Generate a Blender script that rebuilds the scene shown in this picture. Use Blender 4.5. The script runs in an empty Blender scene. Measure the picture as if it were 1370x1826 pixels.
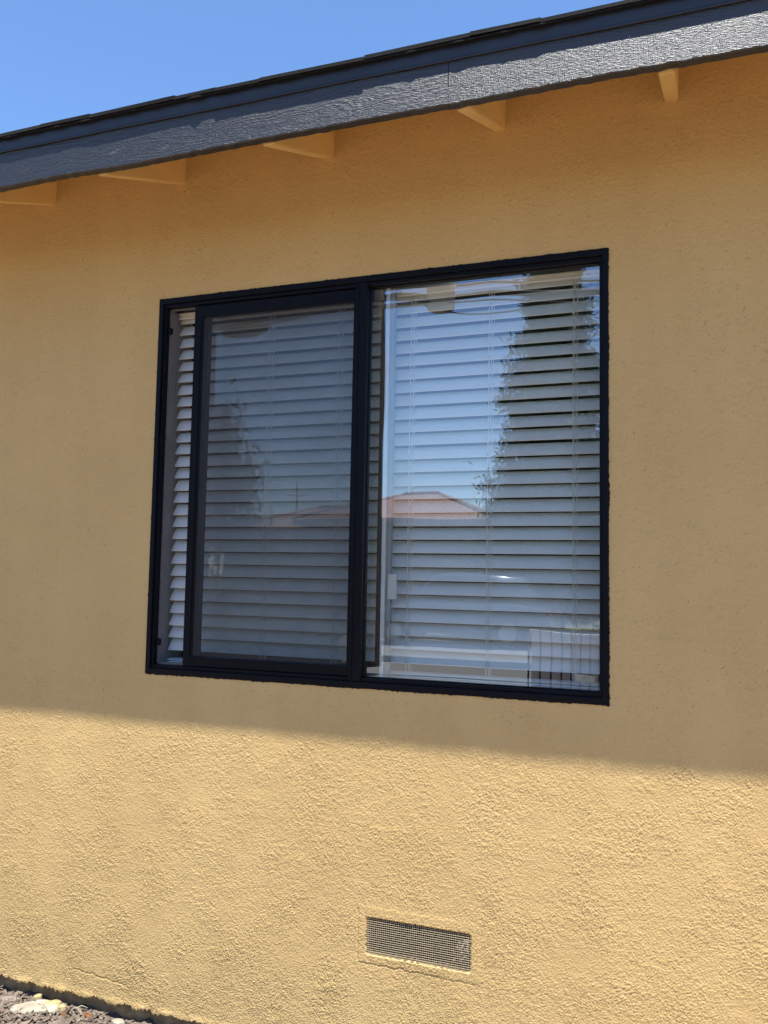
import bpy, bmesh, math, random
import numpy as np
from mathutils import Matrix, Vector

random.seed(5)
rng = np.random.default_rng(11)
scene = bpy.context.scene
COL = scene.collection
R = math.radians

# ------------------------------------------------------------------ camera
cam_d = bpy.data.cameras.new('camera')
cam_d.sensor_fit = 'HORIZONTAL'; cam_d.sensor_width = 36.0
cam_d.lens = 36.0 * 1503.58 / 1370.0
cam_d.clip_start = 0.05; cam_d.clip_end = 1500
cam = bpy.data.objects.new('camera', cam_d); COL.objects.link(cam)
_r = (0.93628998, 0.35072896, 0.01871522); _u = (0.00897694, -0.07716407, 0.99697799); _f = (-0.3511132, 0.93329251, 0.07539641)
cam.matrix_world = Matrix(((_r[0], _u[0], -_f[0], 1.8511675), (_r[1], _u[1], -_f[1], -2.54437954),
                           (_r[2], _u[2], -_f[2], 1.5523), (0, 0, 0, 1)))
scene.camera = cam

# ------------------------------------------------------------------ light
SUN_AZ, SUN_EL = R(25), R(74.5)
world = bpy.data.worlds.new('World'); scene.world = world; world.use_nodes = True
wn = world.node_tree.nodes; wl = world.node_tree.links
sky = wn.new('ShaderNodeTexSky'); sky.sky_type = 'NISHITA'; sky.sun_disc = False
sky.sun_elevation = SUN_EL; sky.sun_rotation = math.pi - SUN_AZ
sky.air_density = 1.0; sky.dust_density = 0.1; sky.ozone_density = 9.0
wl.new(sky.outputs[0], wn['Background'].inputs[0]); wn['Background'].inputs[1].default_value = 0.117
sun_d = bpy.data.lights.new('sun', 'SUN'); sun_d.energy = 4.9; sun_d.angle = R(0.42); sun_d.color = (1.0, 0.975, 0.91)
sun = bpy.data.objects.new('sun', sun_d); COL.objects.link(sun)
sdir = Vector((math.cos(SUN_EL) * math.sin(SUN_AZ), -math.cos(SUN_EL) * math.cos(SUN_AZ), math.sin(SUN_EL)))
sun.rotation_euler = sdir.to_track_quat('Z', 'Y').to_euler(); sun.location = sdir * 30
vs = scene.view_settings
vs.view_transform = 'Standard'; vs.look = 'None'; vs.exposure = 1.14; vs.gamma = 1.0; vs.use_curve_mapping = False
scene.render.engine = 'CYCLES'
scene.cycles.max_bounces = 10; scene.cycles.transparent_max_bounces = 16
scene.cycles.diffuse_bounces = 5; scene.cycles.glossy_bounces = 5

# ------------------------------------------------------------------ helpers: materials
def mat(name, color=(.5, .5, .5), rough=.6, metal=0.0, var=0.0, vscale=8.0, bump=0.0, bscale=60.0, bdist=.002, spec=.5, stretch=None):
    m = bpy.data.materials.new(name); m.use_nodes = True
    n = m.node_tree.nodes; l = m.node_tree.links; p = n['Principled BSDF']
    p.inputs['Base Color'].default_value = (*color, 1); p.inputs['Roughness'].default_value = rough
    p.inputs['Metallic'].default_value = metal; p.inputs['Specular IOR Level'].default_value = spec
    tc = n.new('ShaderNodeTexCoord'); src = tc.outputs['Object']
    if stretch:
        mp = n.new('ShaderNodeMapping'); mp.inputs['Scale'].default_value = stretch; l.new(src, mp.inputs[0]); src = mp.outputs[0]
    if var:
        t = n.new('ShaderNodeTexNoise'); t.inputs['Scale'].default_value = vscale; t.inputs['Detail'].default_value = 6; l.new(src, t.inputs['Vector'])
        r = n.new('ShaderNodeValToRGB'); r.color_ramp.elements[0].position = .3; r.color_ramp.elements[1].position = .7
        r.color_ramp.elements[0].color = (*[c * (1 - var) for c in color], 1); r.color_ramp.elements[1].color = (*[min(1, c * (1 + var)) for c in color], 1)
        l.new(t.outputs[0], r.inputs[0]); l.new(r.outputs[0], p.inputs['Base Color'])
    if bump:
        t = n.new('ShaderNodeTexNoise'); t.inputs['Scale'].default_value = bscale; t.inputs['Detail'].default_value = 5; l.new(src, t.inputs['Vector'])
        b = n.new('ShaderNodeBump'); b.inputs['Strength'].default_value = bump; b.inputs['Distance'].default_value = bdist
        l.new(t.outputs[0], b.inputs['Height']); l.new(b.outputs[0], p.inputs['Normal'])
    return m

def node(nt, kind, **kw):
    x = nt.nodes.new(kind)
    for k, v in kw.items(): setattr(x, k, v)
    return x

def math_node(nt, op, a, b=None, clamp=False):
    x = nt.nodes.new('ShaderNodeMath'); x.operation = op; x.use_clamp = clamp
    for i, v in enumerate((a, b)):
        if v is None: continue
        if isinstance(v, (int, float)): x.inputs[i].default_value = v
        else: nt.links.new(v, x.inputs[i])
    return x.outputs[0]

# ------------------------------------------------------------------ helpers: geometry
def link(name, me, m, parent=None):
    o = bpy.data.objects.new(name, me); COL.objects.link(o)
    if m is not None and not me.materials: me.materials.append(m)
    if parent is not None: o.parent = parent
    return o

def tag(o, label=None, cat=None, group=None, kind=None):
    if label: o['label'] = label
    if cat: o['category'] = cat
    if group: o['group'] = group
    if kind: o['kind'] = kind
    return o

def thing(name, label, cat, loc=(0, 0, 0), group=None):
    o = bpy.data.objects.new(name, None); COL.objects.link(o); o.location = loc; o.empty_display_size = .1
    return tag(o, label, cat, group)

def copy_tree(o, parent=None):
    c = o.copy(); COL.objects.link(c); c.parent = parent
    for ch in [x for x in bpy.data.objects if x.parent == o]: copy_tree(ch, c)
    return c

def np_mesh(name, verts, quads, smooth=True):
    me = bpy.data.meshes.new(name)
    verts = np.asarray(verts, np.float32).reshape(-1, 3); quads = np.asarray(quads, np.int32); k = quads.shape[1]; nf = len(quads)
    me.vertices.add(len(verts)); me.vertices.foreach_set('co', verts.ravel())
    me.loops.add(nf * k); me.loops.foreach_set('vertex_index', quads.ravel())
    me.polygons.add(nf); me.polygons.foreach_set('loop_start', np.arange(0, nf * k, k, dtype=np.int32))
    me.polygons.foreach_set('use_smooth', np.full(nf, smooth)); me.update(calc_edges=True)
    return me

class MB:
    def __init__(s): s.bm = bmesh.new()
    def box(s, x0, x1, y0, y1, z0, z1, bevel=0.0):
        a = bmesh.ops.create_cube(s.bm, size=1.0); v = a['verts']
        for q in v: q.co = Vector(((x0 + x1) / 2 + q.co.x * (x1 - x0), (y0 + y1) / 2 + q.co.y * (y1 - y0), (z0 + z1) / 2 + q.co.z * (z1 - z0)))
        if bevel:
            e = list({e for q in v for e in q.link_edges}); bmesh.ops.bevel(s.bm, geom=e, offset=bevel, segments=2, affect='EDGES', profile=.6)
        return s
    def hexa(s, pts):
        v = [s.bm.verts.new(p) for p in pts]
        for f in ((0, 3, 2, 1), (4, 5, 6, 7), (0, 1, 5, 4), (1, 2, 6, 5), (2, 3, 7, 6), (3, 0, 4, 7)): s.bm.faces.new([v[i] for i in f])
        return s
    def tube(s, pts, r, seg=8, cap=True):
        pts = [Vector(p) for p in pts]; rs = r if isinstance(r, (list, tuple)) else [r] * len(pts); rings = []
        for i, p in enumerate(pts):
            d = (pts[min(i + 1, len(pts) - 1)] - pts[max(i - 1, 0)]).normalized()
            a = d.cross(Vector((0, 0, 1))) if abs(d.z) < .9 else d.cross(Vector((1, 0, 0))); a.normalize(); b = d.cross(a)
            rings.append([s.bm.verts.new(p + (a * math.cos(2 * math.pi * k / seg) + b * math.sin(2 * math.pi * k / seg)) * rs[i]) for k in range(seg)])
        for A, B in zip(rings, rings[1:]):
            for k in range(seg): s.bm.faces.new((A[k], A[(k + 1) % seg], B[(k + 1) % seg], B[k])).smooth = True
        if cap and seg > 2: s.bm.faces.new(rings[0][::-1]); s.bm.faces.new(rings[-1])
        return s
    def poly(s, pts):
        s.bm.faces.new([s.bm.verts.new(p) for p in pts]); return s
    def build(s, name, m, parent=None):
        bmesh.ops.recalc_face_normals(s.bm, faces=s.bm.faces[:])
        me = bpy.data.meshes.new(name); s.bm.to_mesh(me); s.bm.free(); return link(name, me, m, parent)

def fft_noise(shape, dx, lam, bw=.45, theta=None, aniso=.5, seed=0):
    g = np.random.default_rng(seed); w = np.fft.rfft2(g.standard_normal(shape))
    kz = np.fft.fftfreq(shape[0], dx)[:, None]; kx = np.fft.rfftfreq(shape[1], dx)[None, :]
    k = np.hypot(kz, kx) + 1e-9; filt = np.exp(-(np.log(k * lam) / bw) ** 2)
    if theta is not None: filt = filt * np.exp(-(np.sin(np.arctan2(kz, kx) - theta) / aniso) ** 2)
    h = np.fft.irfft2(w * filt, s=shape); return h / h.std()

def noise1(n, dx, lam, seed, bw=.6):
    g = np.random.default_rng(seed); w = np.fft.rfft(g.standard_normal(n)); k = np.fft.rfftfreq(n, dx) + 1e-9
    h = np.fft.irfft(w * np.exp(-(np.log(k * lam) / bw) ** 2), n=n); return h / h.std()

# ------------------------------------------------------------------ materials
def stucco_material():
    m = bpy.data.materials.new('ochre_stucco_paint'); m.use_nodes = True; nt = m.node_tree; L = nt.links; p = nt.nodes['Principled BSDF']
    geo = node(nt, 'ShaderNodeNewGeometry'); pos = geo.outputs['Position']
    n1 = node(nt, 'ShaderNodeTexNoise'); n1.inputs['Scale'].default_value = 2.2; n1.inputs['Detail'].default_value = 5; L.new(pos, n1.inputs['Vector'])
    ramp = node(nt, 'ShaderNodeValToRGB'); ramp.color_ramp.elements[0].position = .3; ramp.color_ramp.elements[1].position = .72
    ramp.color_ramp.elements[0].color = (.515, .350, .148, 1); ramp.color_ramp.elements[1].color = (.585, .410, .178, 1); 
    mpv = node(nt, 'ShaderNodeMapping'); mpv.inputs['Scale'].default_value = (7, 1, .55); L.new(pos, mpv.inputs[0])
    nv = node(nt, 'ShaderNodeTexNoise'); nv.inputs['Scale'].default_value = 1.0; nv.inputs['Detail'].default_value = 5; L.new(mpv.outputs[0], nv.inputs['Vector'])
    L.new(math_node(nt, 'ADD', math_node(nt, 'MULTIPLY', n1.outputs[0], .6), math_node(nt, 'MULTIPLY', nv.outputs[0], .4)), ramp.inputs[0])
    # small dark specks: the shade inside plaster pits, put into the colour
    n2 = node(nt, 'ShaderNodeTexNoise'); n2.inputs['Scale'].default_value = 135; n2.inputs['Detail'].default_value = 4; n2.inputs['Distortion'].default_value = 1.6; L.new(pos, n2.inputs['Vector'])
    n3 = node(nt, 'ShaderNodeTexNoise'); n3.inputs['Scale'].default_value = 5; n3.inputs['Detail'].default_value = 3; L.new(pos, n3.inputs['Vector'])
    thr = math_node(nt, 'SUBTRACT', .455, math_node(nt, 'MULTIPLY', n3.outputs[0], .17))
    pit = math_node(nt, 'MULTIPLY', math_node(nt, 'SUBTRACT', thr, n2.outputs[0]), 14, True)
    pit = math_node(nt, 'MULTIPLY', pit, .55)
    mx = node(nt, 'ShaderNodeMix', data_type='RGBA'); L.new(pit, mx.inputs[0]); L.new(ramp.outputs[0], mx.inputs[6]); mx.inputs[7].default_value = (.17, .105, .045, 1)
    # dark frame paint that strayed onto the stucco round the window
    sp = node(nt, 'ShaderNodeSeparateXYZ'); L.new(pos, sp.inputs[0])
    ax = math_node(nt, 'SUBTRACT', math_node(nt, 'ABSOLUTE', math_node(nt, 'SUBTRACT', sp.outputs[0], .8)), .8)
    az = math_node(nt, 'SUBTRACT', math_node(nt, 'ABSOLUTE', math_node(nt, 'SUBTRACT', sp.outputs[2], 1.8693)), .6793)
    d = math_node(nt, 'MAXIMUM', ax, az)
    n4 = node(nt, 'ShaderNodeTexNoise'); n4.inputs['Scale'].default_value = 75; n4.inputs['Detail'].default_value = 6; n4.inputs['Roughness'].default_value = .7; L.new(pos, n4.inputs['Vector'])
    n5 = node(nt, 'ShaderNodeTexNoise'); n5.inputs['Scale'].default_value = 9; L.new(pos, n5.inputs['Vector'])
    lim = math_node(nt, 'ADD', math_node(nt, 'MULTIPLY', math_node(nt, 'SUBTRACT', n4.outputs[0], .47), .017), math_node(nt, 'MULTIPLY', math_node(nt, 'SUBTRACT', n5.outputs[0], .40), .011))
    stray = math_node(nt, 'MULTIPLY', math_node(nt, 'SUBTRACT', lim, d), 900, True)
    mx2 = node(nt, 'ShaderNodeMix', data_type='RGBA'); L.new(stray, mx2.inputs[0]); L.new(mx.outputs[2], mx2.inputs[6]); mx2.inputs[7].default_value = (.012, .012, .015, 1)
    L.new(mx2.outputs[2], p.inputs['Base Color'])
    p.inputs['Roughness'].default_value = .82; p.inputs['Specular IOR Level'].default_value = .25
    nb = node(nt, 'ShaderNodeTexNoise'); nb.inputs['Scale'].default_value = 200; nb.inputs['Detail'].default_value = 4; L.new(pos, nb.inputs['Vector'])
    b = node(nt, 'ShaderNodeBump'); b.inputs['Strength'].default_value = .9; b.inputs['Distance'].default_value = .0020; L.new(nb.outputs[0], b.inputs['Height']); L.new(b.outputs[0], p.inputs['Normal'])
    return m

def fascia_material(name, knots, rough, seed):
    """dark navy paint over rough-sawn board; growth rings bend round the knots"""
    m = bpy.data.materials.new(name); m.use_nodes = True; nt = m.node_tree; L = nt.links; p = nt.nodes['Principled BSDF']
    p.inputs['Base Color'].default_value = (.008, .0095, .016, 1); p.inputs['Roughness'].default_value = rough; p.inputs['Specular IOR Level'].default_value = .85
    geo = node(nt, 'ShaderNodeNewGeometry'); pos = geo.outputs['Position']; sp = node(nt, 'ShaderNodeSeparateXYZ'); L.new(pos, sp.inputs[0])
    mp = node(nt, 'ShaderNodeMapping'); mp.inputs['Scale'].default_value = (3.5, 1, 14); mp.inputs['Location'].default_value = (seed, 0, seed); L.new(pos, mp.inputs[0])
    n1 = node(nt, 'ShaderNodeTexNoise'); n1.inputs['Scale'].default_value = 1.0; n1.inputs['Detail'].default_value = 2; L.new(mp.outputs[0], n1.inputs['Vector'])
    field = math_node(nt, 'ADD', math_node(nt, 'MULTIPLY', sp.outputs[2], 48), math_node(nt, 'MULTIPLY', n1.outputs[0], 9.0))
    for kx, kz, kr, amp in knots:
        dx = math_node(nt, 'DIVIDE', math_node(nt, 'SUBTRACT', sp.outputs[0], kx), kr * 3.0); dz = math_node(nt, 'DIVIDE', math_node(nt, 'SUBTRACT', sp.outputs[2], kz), kr)
        q = math_node(nt, 'ADD', math_node(nt, 'MULTIPLY', dx, dx), math_node(nt, 'MULTIPLY', dz, dz))
        field = math_node(nt, 'ADD', field, math_node(nt, 'MULTIPLY', math_node(nt, 'DIVIDE', 1.0, math_node(nt, 'ADD', q, .35)), amp))
    ring = math_node(nt, 'SINE', math_node(nt, 'MULTIPLY', field, 6.2832))
    ring = math_node(nt, 'POWER', math_node(nt, 'ADD', math_node(nt, 'MULTIPLY', ring, .5), .5), 2.5)
    mp2 = node(nt, 'ShaderNodeMapping'); mp2.inputs['Scale'].default_value = (70, 200, 430); L.new(pos, mp2.inputs[0])
    n2 = node(nt, 'ShaderNodeTexNoise'); n2.inputs['Scale'].default_value = 1.0; n2.inputs['Detail'].default_value = 4; L.new(mp2.outputs[0], n2.inputs['Vector'])
    mp3 = node(nt, 'ShaderNodeMapping'); mp3.inputs['Scale'].default_value = (330, 200, 60); L.new(pos, mp3.inputs[0])
    n3 = node(nt, 'ShaderNodeTexNoise'); n3.inputs['Scale'].default_value = 1.0; n3.inputs['Detail'].default_value = 3; L.new(mp3.outputs[0], n3.inputs['Vector'])
    big = bool(knots)
    h = math_node(nt, 'ADD', math_node(nt, 'MULTIPLY', ring, .20 if big else .06), math_node(nt, 'MULTIPLY', n2.outputs[0], .9))
    h = math_node(nt, 'ADD', h, math_node(nt, 'MULTIPLY', n3.outputs[0], .05 if big else .40))
    b = node(nt, 'ShaderNodeBump'); b.inputs['Strength'].default_value = 1.0; b.inputs['Distance'].default_value = .0028; L.new(h, b.inputs['Height']); L.new(b.outputs[0], p.inputs['Normal'])
    return m

def glass_material(name, ior, tint=(1, 1, 1), wav=.00012):
    m = bpy.data.materials.new(name); m.use_nodes = True; nt = m.node_tree; L = nt.links; nt.nodes.remove(nt.nodes['Principled BSDF']); out = nt.nodes['Material Output']
    tc = node(nt, 'ShaderNodeTexCoord'); nz = node(nt, 'ShaderNodeTexNoise'); nz.inputs['Scale'].default_value = 2.3; nz.inputs['Detail'].default_value = 1; L.new(tc.outputs['Object'], nz.inputs['Vector'])
    b = node(nt, 'ShaderNodeBump'); b.inputs['Strength'].default_value = 1; b.inputs['Distance'].default_value = wav * 10; L.new(nz.outputs[0], b.inputs['Height'])
    fr = node(nt, 'ShaderNodeFresnel'); fr.inputs['IOR'].default_value = ior
    tr = node(nt, 'ShaderNodeBsdfTransparent'); tr.inputs[0].default_value = (*tint, 1)
    gl = node(nt, 'ShaderNodeBsdfGlossy'); gl.inputs['Roughness'].default_value = 0.0; L.new(b.outputs[0], gl.inputs['Normal'])
    geo = node(nt, 'ShaderNodeNewGeometry')
    fac = math_node(nt, 'MULTIPLY', fr.outputs[0], math_node(nt, 'SUBTRACT', 1.0, geo.outputs['Backfacing']))
    mx = node(nt, 'ShaderNodeMixShader'); L.new(fac, mx.inputs[0]); L.new(tr.outputs[0], mx.inputs[1]); L.new(gl.outputs[0], mx.inputs[2]); L.new(mx.outputs[0], out.inputs[0])
    return m

def screen_material():
    m = bpy.data.materials.new('insect_mesh'); m.use_nodes = True; nt = m.node_tree; L = nt.links; out = nt.nodes['Material Output']; p = nt.nodes['Principled BSDF']
    p.inputs['Base Color'].default_value = (.035, .037, .042, 1); p.inputs['Roughness'].default_value = .6
    tc = node(nt, 'ShaderNodeTexCoord'); nz = node(nt, 'ShaderNodeTexNoise'); nz.inputs['Scale'].default_value = 7; nz.inputs['Detail'].default_value = 5; L.new(tc.outputs['Object'], nz.inputs['Vector'])
    tr = node(nt, 'ShaderNodeBsdfTransparent')
    mx = node(nt, 'ShaderNodeMixShader'); fac = math_node(nt, 'ADD', .40, math_node(nt, 'MULTIPLY', nz.outputs[0], .16))
    L.new(fac, mx.inputs[0]); L.new(tr.outputs[0], mx.inputs[1]); L.new(p.outputs[0], mx.inputs[2]); L.new(mx.outputs[0], out.inputs[0])
    return m

M = dict(
    stucco=stucco_material(),
    trim_tan=mat('ochre_wood_paint', (.70, .49, .20), .6, var=.07, vscale=12, bump=.3, bscale=40, stretch=(1, .2, 1)),
    fascia_a=fascia_material('dark_knotty_board_paint', [(.143, 2.868, .010, 1.5), (.327, 2.850, .007, 1.2), (-.219, 2.862, .008, 1.3), (.98, 2.872, .016, 1.1), (-.75, 2.86, .01, 1.2)], .43, 3.0),
    fascia_b=fascia_material('dark_roughsawn_board_paint', [], .44, 9.0),
    drip=mat('dark_drip_edge_paint', (.015, .017, .025), .42, bump=.15, bscale=25, bdist=.001, var=.1),
    shingle=mat('dark_asphalt_shingle', (.013, .0125, .0125), .95, spec=.15, var=.6, vscale=260, bump=.8, bscale=420, bdist=.0015),
    sheath=mat('roof_deck', (.045, .043, .042), .95, var=.4, vscale=90),
    frame=mat('black_frame_paint', (.0045, .0050, .0085), .42, spec=.10, var=.15, vscale=20, bump=.12, bscale=35, bdist=.001),
    pale_alu=mat('pale_anodised_aluminium', (.66, .68, .70), .45, .25, var=.12, vscale=18, bump=.1, bscale=200),
    white_trim=mat('white_interior_paint', (.62, .61, .60), .6, var=.05, vscale=9),
    slat=mat('white_blind_vinyl', (.86, .85, .82), .42, var=.03, vscale=6),
    cord=mat('white_cord', (.75, .74, .70), .8, var=.1, vscale=300),
    glass_fixed=glass_material('fixed_pane_glass', 3.3, (.975, .995, .99)),
    glass_sash=glass_material('sash_pane_glass', 2.8, (.975, .995, .99)),
    screen=screen_material(),
    latch=mat('clear_grey_latch_plastic', (.55, .58, .58), .35, var=.05),
    sticker=mat('faded_paper_label', (.24, .235, .19), .7, var=.25, vscale=120),
    wire=mat('painted_wire', (.42, .34, .22), .6, var=.25, vscale=150),
    dark=mat('crawl_space_dark', (.02, .018, .015), .95, var=.3),
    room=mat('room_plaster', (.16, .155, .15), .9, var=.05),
)

# ------------------------------------------------------------------ the setting: ground
def soil_material(name, c0, c1, sc, bump):
    m = mat(name, c0, .95, bump=bump, bscale=sc * 6, bdist=.006); nt = m.node_tree; p = nt.nodes['Principled BSDF']
    tc = node(nt, 'ShaderNodeTexCoord'); t = node(nt, 'ShaderNodeTexNoise'); t.inputs['Scale'].default_value = sc; t.inputs['Detail'].default_value = 8; t.inputs['Roughness'].default_value = .7; nt.links.new(tc.outputs['Object'], t.inputs['Vector'])
    r = node(nt, 'ShaderNodeValToRGB'); r.color_ramp.elements[0].position = .35; r.color_ramp.elements[1].position = .68; r.color_ramp.elements[0].color = (*c0, 1); r.color_ramp.elements[1].color = (*c1, 1)
    nt.links.new(t.outputs[0], r.inputs[0]); nt.links.new(r.outputs[0], p.inputs['Base Color']); return m

M['yard'] = soil_material('dry_yard_dirt', (.215, .140, .082), (.31, .212, .132), 3, .5)
M['bed'] = soil_material('dark_bed_soil', (.075, .055, .042), (.17, .13, .10), 30, .8)
M['asphalt'] = soil_material('street_asphalt', (.16, .16, .165), (.21, .21, .215), 6, .3)
M['concrete'] = soil_material('pale_concrete', (.150, .145, .135), (.20, .195, .18), 4, .2)
M['lawn'] = soil_material('dry_lawn', (.09, .11, .035), (.16, .15, .06), 12, .6)

def sheet(name, x0, x1, y0, y1, z, m):
    return tag(MB().poly([(x0, y0, z), (x1, y0, z), (x1, y1, z), (x0, y1, z)]).build(name, m), kind='structure')
sheet('ground', -400, 400, -400, 400, -.03, M['yard'])
sheet('street', -200, 200, -18.3, -12.6, -.02, M['asphalt'])
tag(MB().box(-200, 200, -12.6, -12.45, -.1, .10, .01).build('kerb', M['concrete']), kind='structure')
tag(MB().box(-200, 200, -18.45, -18.3, -.1, .10, .01).build('kerb', M['concrete']), kind='structure')
tag(MB().box(-200, 200, -11.0, -9.6, -.1, .012, .004).build('pavement', M['concrete']), kind='structure')
tag(MB().box(-.7, 4.8, -9.596, -6.9, -.1, .014, .004).build('driveway', M['concrete']), kind='structure')
sheet('verge', -60, 60, -12.44, -11.02, -.015, M['concrete'])
sheet('lawn', -60, -.7, -9.55, -7.2, -.02, M['lawn'])
sheet('lawn', -60, 60, -60, -18.5, .02, M['lawn'])

# the planting bed against the house: an uneven soil sheet
nx, ny, sp_ = 260, 90, .012
hx = fft_noise((ny, nx), sp_, .12, .8, seed=3) * .006 + fft_noise((ny, nx), sp_, .03, .5, seed=4) * .003
gx = -1.6 + np.arange(nx) * sp_; gy = .05 - np.arange(ny) * sp_
X, Y = np.meshgrid(gx, gy); V = np.stack([X, Y, hx - .004], -1).reshape(-1, 3)
def grid_quads(ny, nx):
    a = np.arange(ny * nx).reshape(ny, nx); return np.stack([a[:-1, :-1], a[:-1, 1:], a[1:, 1:], a[1:, :-1]], -1).reshape(-1, 4)
bed = link('soil_bed', np_mesh('soil_bed', V, grid_quads(ny, nx)[:, ::-1]), M['bed']); tag(bed, kind='structure')

# ------------------------------------------------------------------ the house
house = thing('stucco_house', 'ochre stucco house wall under dark eaves with a black framed window', 'house')

def stucco_height(dx, nx, nz):
    sh = (nz, nx)
    fine = fft_noise(sh, dx, .0058, .5, seed=44)
    coarse = np.zeros(sh); wsum = np.zeros(sh)
    for i in range(3):       # trowel strokes turn from patch to patch
        w = np.exp(.9 * fft_noise(sh, dx, .16, .7, seed=20 + i)); wsum += w
        coarse += w * fft_noise(sh, dx, .0110, .6, theta=math.pi * i / 3 + .3, aniso=.9, seed=30 + i)
    coarse /= wsum; coarse /= coarse.std()
    lump = np.minimum(np.abs(coarse), 1.3); lump2 = np.minimum(np.abs(fft_noise(sh, dx, .0072, .6, seed=45)), 1.4)
    gate = 1 / (1 + np.exp(-2.5 * (fft_noise(sh, dx, .035, .8, seed=46) + .3))); gate = .5 + .5 * gate
    lump3 = np.minimum(np.abs(fft_noise(sh, dx, .021, .5, theta=2.3, aniso=.8, seed=47)), 1.3); patch = 1 / (1 + np.exp(-3.5 * (fft_noise(sh, dx, .38, .8, seed=48) - 1.2)))
    amp = np.clip(1 + .16 * fft_noise(sh, dx, .30, .8, seed=40), .5, 1.7)
    h = amp * (.00034 * fine + gate * .00092 * lump + .00072 * lump2 + patch * .0006 * lump3)
    h += .00028 * fft_noise(sh, dx, .40, .6, seed=42) + .00012 * fft_noise(sh, dx, .09, .5, seed=43)
    return h

XA, XB, ZT, LIP, ZS = -.84, 2.36, 3.16, .05, 1.16
dx = .0021
cols = (int((XB - XA) / dx) // 2) * 2 + 1; xs = XA + np.arange(cols) * dx; XB = xs[-1]
rows = int((ZT - LIP) / dx) + 2
HF = stucco_height(dx, cols, rows)
def field(z, step):
    fi = np.clip((z - LIP) / dx, 0, rows - 1.001); i0 = fi.astype(int); t = (fi - i0)[:, None]; h = HF[:, ::step]
    return h[i0] * (1 - t) + h[i0 + 1] * t
zl = np.linspace(LIP, ZS, int((ZS - LIP) / dx) + 1); zu = np.linspace(ZS, ZT, int((ZT - ZS) / .0040) + 1)
H = field(zl, 1)
H[-1, 1::2] = .5 * (H[-1, 0:-1:2] + H[-1, 2::2])
XX, ZZ = np.meshgrid(xs, zl); YY = -H
def seg_dist(x, z, a, b):
    ax, az = a; bx, bz = b; vx, vz = bx - ax, bz - az; u = np.clip(((x - ax) * vx + (z - az) * vz) / (vx * vx + vz * vz), 0, 1)
    return np.hypot(x - ax - u * vx, z - az - u * vz)
# vent flange buried in the plaster, the crack under it, a trowel crack lower left
wob = (noise1(cols, dx, .06, 51) * .0016 + noise1(cols, dx, .018, 57) * .0006)[None, :]
VX0, VX1, VZ0, VZ1 = .857, 1.201, .371, .489
fl = np.maximum(np.abs(XX - 1.029) - .196, np.abs(ZZ - .432) - .086)
YY -= .0010 / (1 + np.exp(np.clip((fl + wob) / .0018, -50, 50)))
YY += .0032 * np.exp(-((ZZ - .346 - wob) / .0015) ** 2) * (XX > .838) * (XX < 1.10)
YY += .0010 * np.exp(-((ZZ - .343 - wob) / .0015) ** 2) * (XX > 1.09) * (XX < 1.215)
YY += .0018 * np.exp(-((XX - .833) / .0024) ** 2) * (ZZ > .35) * (ZZ < .51)
YY += .0022 * np.exp(-(seg_dist(XX, ZZ + wob, (-.255, .135), (-.035, .118)) / .0016) ** 2)
# ragged lower lip
jag = noise1(cols, dx, .11, 52) * .0042 + noise1(cols, dx, .030, 53) * .0020 + np.minimum(noise1(cols, dx, .014, 54), .5) * .0018
ZZ = ZZ + jag[None, :] * np.exp(-(ZZ - LIP) / .012)
YY -= .0018 * np.exp(-((ZZ - LIP - .004) / .013) ** 2) * (1 + .6 * noise1(cols, dx, .13, 55))[None, :].clip(.0, 2)
lowz = ZZ[0]; addY = np.stack([np.full(cols, .045), np.full(cols, .010), YY[0] + .005]); addZ = np.stack([lowz + .006, lowz + .004, lowz - .0005])
XX = np.vstack([XX[:3], XX]); YY = np.vstack([addY, YY]); ZZ = np.vstack([addZ, ZZ]); nr = len(ZZ)
HU = field(zu, 2); XU, ZU = np.meshgrid(xs[::2], zu); YU = -HU; cu = XU.shape[1]
YU[0] = YY[-1, ::2]
nl = nr * cols; idx_u = nl + np.arange((len(zu) - 1) * cu).reshape(-1, cu)
idx_u = np.vstack([((nr - 1) * cols + np.arange(0, cols, 2))[None], idx_u])
V = np.concatenate([np.stack([XX, YY, ZZ], -1).reshape(-1, 3), np.stack([XU[1:], YU[1:], ZU[1:]], -1).reshape(-1, 3)])
qu = np.stack([idx_u[:-1, :-1], idx_u[:-1, 1:], idx_u[1:, 1:], idx_u[1:, :-1]], -1).reshape(-1, 4)
q = np.concatenate([grid_quads(nr, cols), qu])
cx = V[q, 0].mean(1); cz = V[q, 2].mean(1)
keep = ~((cx > .006) & (cx < 1.594) & (cz > 1.196) & (cz < 2.543)) & ~((cx > VX0) & (cx < VX1) & (cz > VZ0) & (cz < VZ1))
wall = link('wall', np_mesh('wall', V, q[keep]), M['stucco'], house)
del H, HF, HU, XX, YY, ZZ, V, q, qu, cx, cz, keep
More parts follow.
